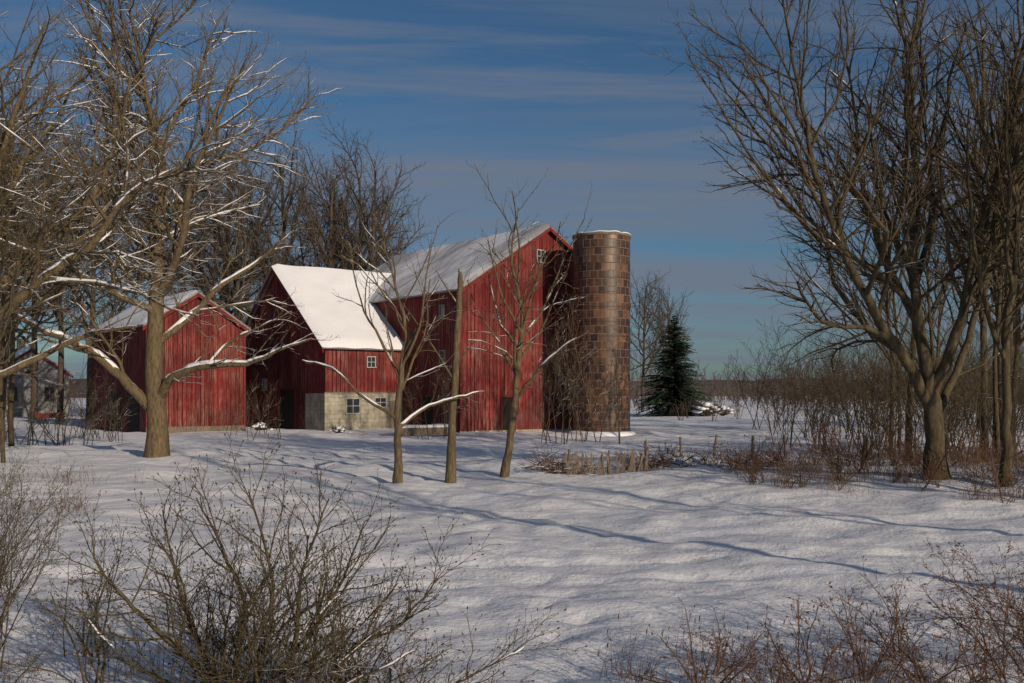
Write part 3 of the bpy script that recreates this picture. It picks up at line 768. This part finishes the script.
# ------------------------------------------------------------------ fence, posts, lumber, wagon
fe=empty('picket_fence',(0,0,0)); rng=random.Random(3); L=[]
T=Tubes()
N=30
def fpos(t): return 1.65+t*2.35, 29.2+.35*t+.12*math.sin(t*7)
for i in range(N):
    x,y=fpos(i/N); x+=rng.gauss(0,.01); z=gh(x,y); hh=.62+rng.gauss(0,.05); tl=rng.gauss(0,.09)
    V=[(-.026,-.008,-.1),(.026,-.008,-.1),(.026,.008,-.1),(-.026,.008,-.1),(-.026+tl,-.008,hh),(.026+tl,-.008,hh-.02),(.026+tl,.008,hh-.02),(-.026+tl,.008,hh)]
    L.append(([(a+x,b+y,c+z) for a,b,c in V]))
V=[];F=[]
for q in L:
    b=len(V); V+=q; F+=[tuple(b+i for i in f) for f in [(0,3,2,1),(4,5,6,7),(0,1,5,4),(1,2,6,5),(2,3,7,6),(3,0,4,7)]]
mesh_py('pickets',V,F,M_GREY,parent=fe)
for hh in (.2,.45):
    T.add([Vector((fpos(t)[0],fpos(t)[1]-.012,gh(*fpos(t))+hh)) for t in [k/12 for k in range(13)]],[.012]*13,4)
for t in (0,.5,1):
    x,y=fpos(t); z=gh(x,y); T.add([Vector((x,y+.05,z-.1)),Vector((x,y+.05,z+.4)),Vector((x+.03,y+.05,z+.75))],[.04,.04,.035],7)
T.build('rails_and_posts',[M_GREY],fe)
wf=empty('wire_fence',(0,0,0)); T=Tubes(); P=[]
for x,y,h in [(4.2,31.4,.7),(5.4,32.0,.75),(6.6,32.6,.8),(7.9,32.9,.8),(9.1,33.3,.85),(10.5,33.8,.8),(12.2,34.4,.8)]:
    z=gh_base(x,y); P.append((x,y,z,h)); T.add([Vector((x,y,z-.1)),Vector((x+.01,y,z+h*.5)),Vector((x+rng.gauss(0,.04),y,z+h))],[.045,.045,.04],7)
T.build('posts',[M_GREY],wf); T=Tubes()
for f in (.35,.65,.92):
    T.add([Vector((x,y-.05,z+h*f)) for x,y,z,h in P],[.004]*len(P),3)
T.build('wires',[M_IRON],wf)
c=dict(BR,snow=.35,snowr=.014,minr=.005)
for sd_,n_,(bx,by) in [(19,40,(4.5,30.1)),(29,34,(1.15,29.4)),(39,26,(6.9,29.6))]:
    rng=random.Random(sd_); T=Tubes()
    for i in range(n_):
        a=rng.uniform(0,6.28); x=rng.gauss(0,.42); y=rng.gauss(0,.3)
        grow(T,Vector((x,y,rng.uniform(-.05,.25))),Vector((math.cos(a),math.sin(a),rng.uniform(-.05,.6))).normalized(),rng.uniform(.4,1.0),rng.uniform(.010,.024),0,c,rng)
    ob=T.build('brush_pile',[M_CANE,M_SNOW]); ob.location=(bx,by,gh(bx,by))

lp=empty('lumber_pile',(-4.9,56.0,gh_base(-4.9,56)),.5); rng=random.Random(6)
boxes('planks',[(-1.6+rng.gauss(0,.1),1.6+rng.gauss(0,.15),-.5+k%3*.34,-.2+k%3*.34,.0+.11*(k//3),.1+.11*(k//3)) for k in range(12)],M_GREY,lp)
roof_sheet('snow_cap',lambda u,v:Vector((-1.7+3.4*u,-.55+1.15*v,.44)),16,8,.16,M_SNOW,lp,4)

wa=empty('farm_wagon',(-34.6,75,gh_base(-34.6,75)),.3); wa.scale=(.6,.6,.6)
boxes('box_bed',[(-1.6,1.6,-.8,-.74,.7,1.3),(-1.6,1.6,.74,.8,.7,1.3),(-1.6,-1.54,-.74,.74,.7,1.3),(1.54,1.6,-.74,.74,.7,1.3),(-1.54,1.54,-.74,.74,.68,.74)],M_TRIM,wa)
boxes('axles',[(-1.1,-1.0,-.85,.85,.35,.45),(1.0,1.1,-.85,.85,.35,.45),(1.6,3.0,-.05,.05,.5,.58)],M_IRON,wa)
for i,(wx,wy) in enumerate([(-1.05,-.95),(1.05,-.95),(-1.05,.95),(1.05,.95)]):
    T=Tubes(); T.add([Vector((wx+.4*math.cos(a*math.pi/8),wy,.4+.4*math.sin(a*math.pi/8))) for a in range(17)],[.07]*17,6)
    for a in range(4): T.add([Vector((wx-.38*math.cos(a*math.pi/4),wy,.4-.38*math.sin(a*math.pi/4))),Vector((wx,wy,.4)),Vector((wx+.38*math.cos(a*math.pi/4),wy,.4+.38*math.sin(a*math.pi/4)))],[.025]*3,4)
    T.build('wheel_%d'%(i+1),[M_IRON],wa)
roof_sheet('wagon_snow',lambda u,v:Vector((-1.53+3.06*u,-.73+1.46*v,1.1)),14,8,.2,M_SNOW,wa,5)

def snow_bush(name,x,y,w,h,seed):
    rng=random.Random(seed); e=empty(name,(x,y,gh_base(x,y)))
    T=Tubes()
    for i in range(60):
        a=rng.uniform(0,6.28); d=Vector((math.cos(a)*w,math.sin(a)*w*.7,h*rng.uniform(.5,1.1))); grow(T,Vector((0,0,0)),d.normalized(),d.length*rng.uniform(.6,1),.02,0,dict(BR,minr=.012),rng)
    T.build('twigs',[M_BARKF],e)
    V=[];F=[]
    for i in range(30):
        cx,cy=rng.gauss(0,w*.45),rng.gauss(0,w*.35); cz=h*(.85-.5*(abs(cx)/w))*rng.uniform(.4,1.0); r=rng.uniform(.2,.45)*w*.55
        b=len(V)
        for j in range(6):
            ph=math.pi*j/5
            for k in range(9):
                th=2*math.pi*k/9; kk=1+.3*noise.noise(Vector((cx+math.cos(th),cy+math.sin(th),ph+i)))
                V.append((cx+r*kk*math.sin(ph)*math.cos(th),cy+r*kk*math.sin(ph)*math.sin(th),cz+r*.45*kk*math.cos(ph)))
        for j in range(5):
            for k in range(9): F.append((b+j*9+k,b+j*9+(k+1)%9,b+(j+1)*9+(k+1)%9,b+(j+1)*9+k))
    mesh_py('snow_clumps',V,F,M_SNOW,True,e)
snow_bush('snowy_bush',18.4,94,1.5,1.6,1)
snow_bush('snowy_bush',20.0,95,1.3,1.2,2)
snow_bush('snowy_bush',-10.0,57.6,.5,.5,3)
snow_bush('snowy_bush',-15.3,60.5,.8,.6,4)

# ------------------------------------------------------------------ light & sky
AZ=math.radians(38); EL=math.radians(17)
tosun=Vector((math.sin(AZ)*math.cos(EL),-math.cos(AZ)*math.cos(EL),math.sin(EL)))
sd=bpy.data.lights.new('sun','SUN'); sd.energy=3.8; sd.angle=math.radians(.5); sd.color=(1,.82,.62)
so=bpy.data.objects.new('sun',sd); COL.objects.link(so); so.rotation_euler=(-tosun).to_track_quat('-Z','Y').to_euler()

w=bpy.data.worlds.new('World'); scene.world=w; w.use_nodes=True; nt=w.node_tree
for nd in list(nt.nodes): nt.nodes.remove(nd)
N=nt.nodes.new; Lk=nt.links.new
out=N('ShaderNodeOutputWorld'); sky=N('ShaderNodeTexSky'); sky.sky_type='NISHITA'; sky.sun_disc=False
sky.sun_elevation=EL; sky.sun_rotation=math.pi-AZ; sky.air_density=1.0; sky.dust_density=.6; sky.ozone_density=2.5
bg=N('ShaderNodeBackground'); bg.inputs[1].default_value=.053
tint=N('ShaderNodeMixRGB'); tint.blend_type='MULTIPLY'; tint.inputs[0].default_value=1; tint.inputs[2].default_value=(.60,.86,1.05,1)
Lk(sky.outputs[0],tint.inputs[1]); Lk(tint.outputs[0],bg.inputs[0])
tc=N('ShaderNodeTexCoord'); sx=N('ShaderNodeSeparateXYZ'); Lk(tc.outputs['Generated'],sx.inputs[0])
def m(op,a,b):
    q=N('ShaderNodeMath'); q.operation=op
    for i,v in enumerate((a,b)):
        if isinstance(v,(int,float)): q.inputs[i].default_value=v
        else: Lk(v,q.inputs[i])
    return q.outputs[0]
zc=m('ADD',m('MAXIMUM',sx.outputs[2],0.0),.12)
cx=N('ShaderNodeCombineXYZ'); Lk(m('DIVIDE',sx.outputs[0],zc),cx.inputs[0]); Lk(m('DIVIDE',sx.outputs[1],zc),cx.inputs[1])
def cloud(scale,loc,rot,detail,lo,hi,top,dist=.4):
    mp=N('ShaderNodeMapping'); mp.inputs['Scale'].default_value=scale; mp.inputs['Rotation'].default_value=(0,0,rot); mp.inputs['Location'].default_value=loc; Lk(cx.outputs[0],mp.inputs[0])
    q=N('ShaderNodeTexNoise'); q.inputs['Scale'].default_value=1; q.inputs['Detail'].default_value=detail; q.inputs['Roughness'].default_value=.6; q.inputs['Distortion'].default_value=dist; Lk(mp.outputs[0],q.inputs['Vector'])
    r=N('ShaderNodeValToRGB'); r.color_ramp.elements[0].position=lo; r.color_ramp.elements[1].position=hi
    r.color_ramp.elements[0].color=(0,0,0,1); r.color_ramp.elements[1].color=(top,top,top,1); Lk(q.outputs[0],r.inputs[0]); return r.outputs[0]
c1=cloud((.20,1.25,1),(3.1,.9,0),.12,8,.40,.60,.85)
c2=cloud((.6,3.0,1),(1.7,5.2,0),-.10,8,.46,.66,.75,1.0)
cm=m('MAXIMUM',c1,c2)
bg2=N('ShaderNodeBackground'); bg2.inputs[0].default_value=(.155,.183,.240,1); bg2.inputs[1].default_value=1.0
mx=N('ShaderNodeMixShader'); Lk(cm,mx.inputs[0]); Lk(bg.outputs[0],mx.inputs[1]); Lk(bg2.outputs[0],mx.inputs[2]); Lk(mx.outputs[0],out.inputs[0])

# ------------------------------------------------------------------ camera
cd=bpy.data.cameras.new('camera'); cam=bpy.data.objects.new('camera',cd); COL.objects.link(cam)
cam.location=(0,0,2.4); cam.rotation_euler=(math.radians(90),0,0)
cd.sensor_width=36; cd.lens=35.156; cd.shift_y=.0493; cd.clip_start=.1; cd.clip_end=5000
scene.camera=cam
scene.view_settings.view_transform='Standard'; scene.view_settings.look='None'; scene.view_settings.exposure=0
print('objects',len(bpy.data.objects),'polys',sum(len(m.polygons) for m in bpy.data.meshes))
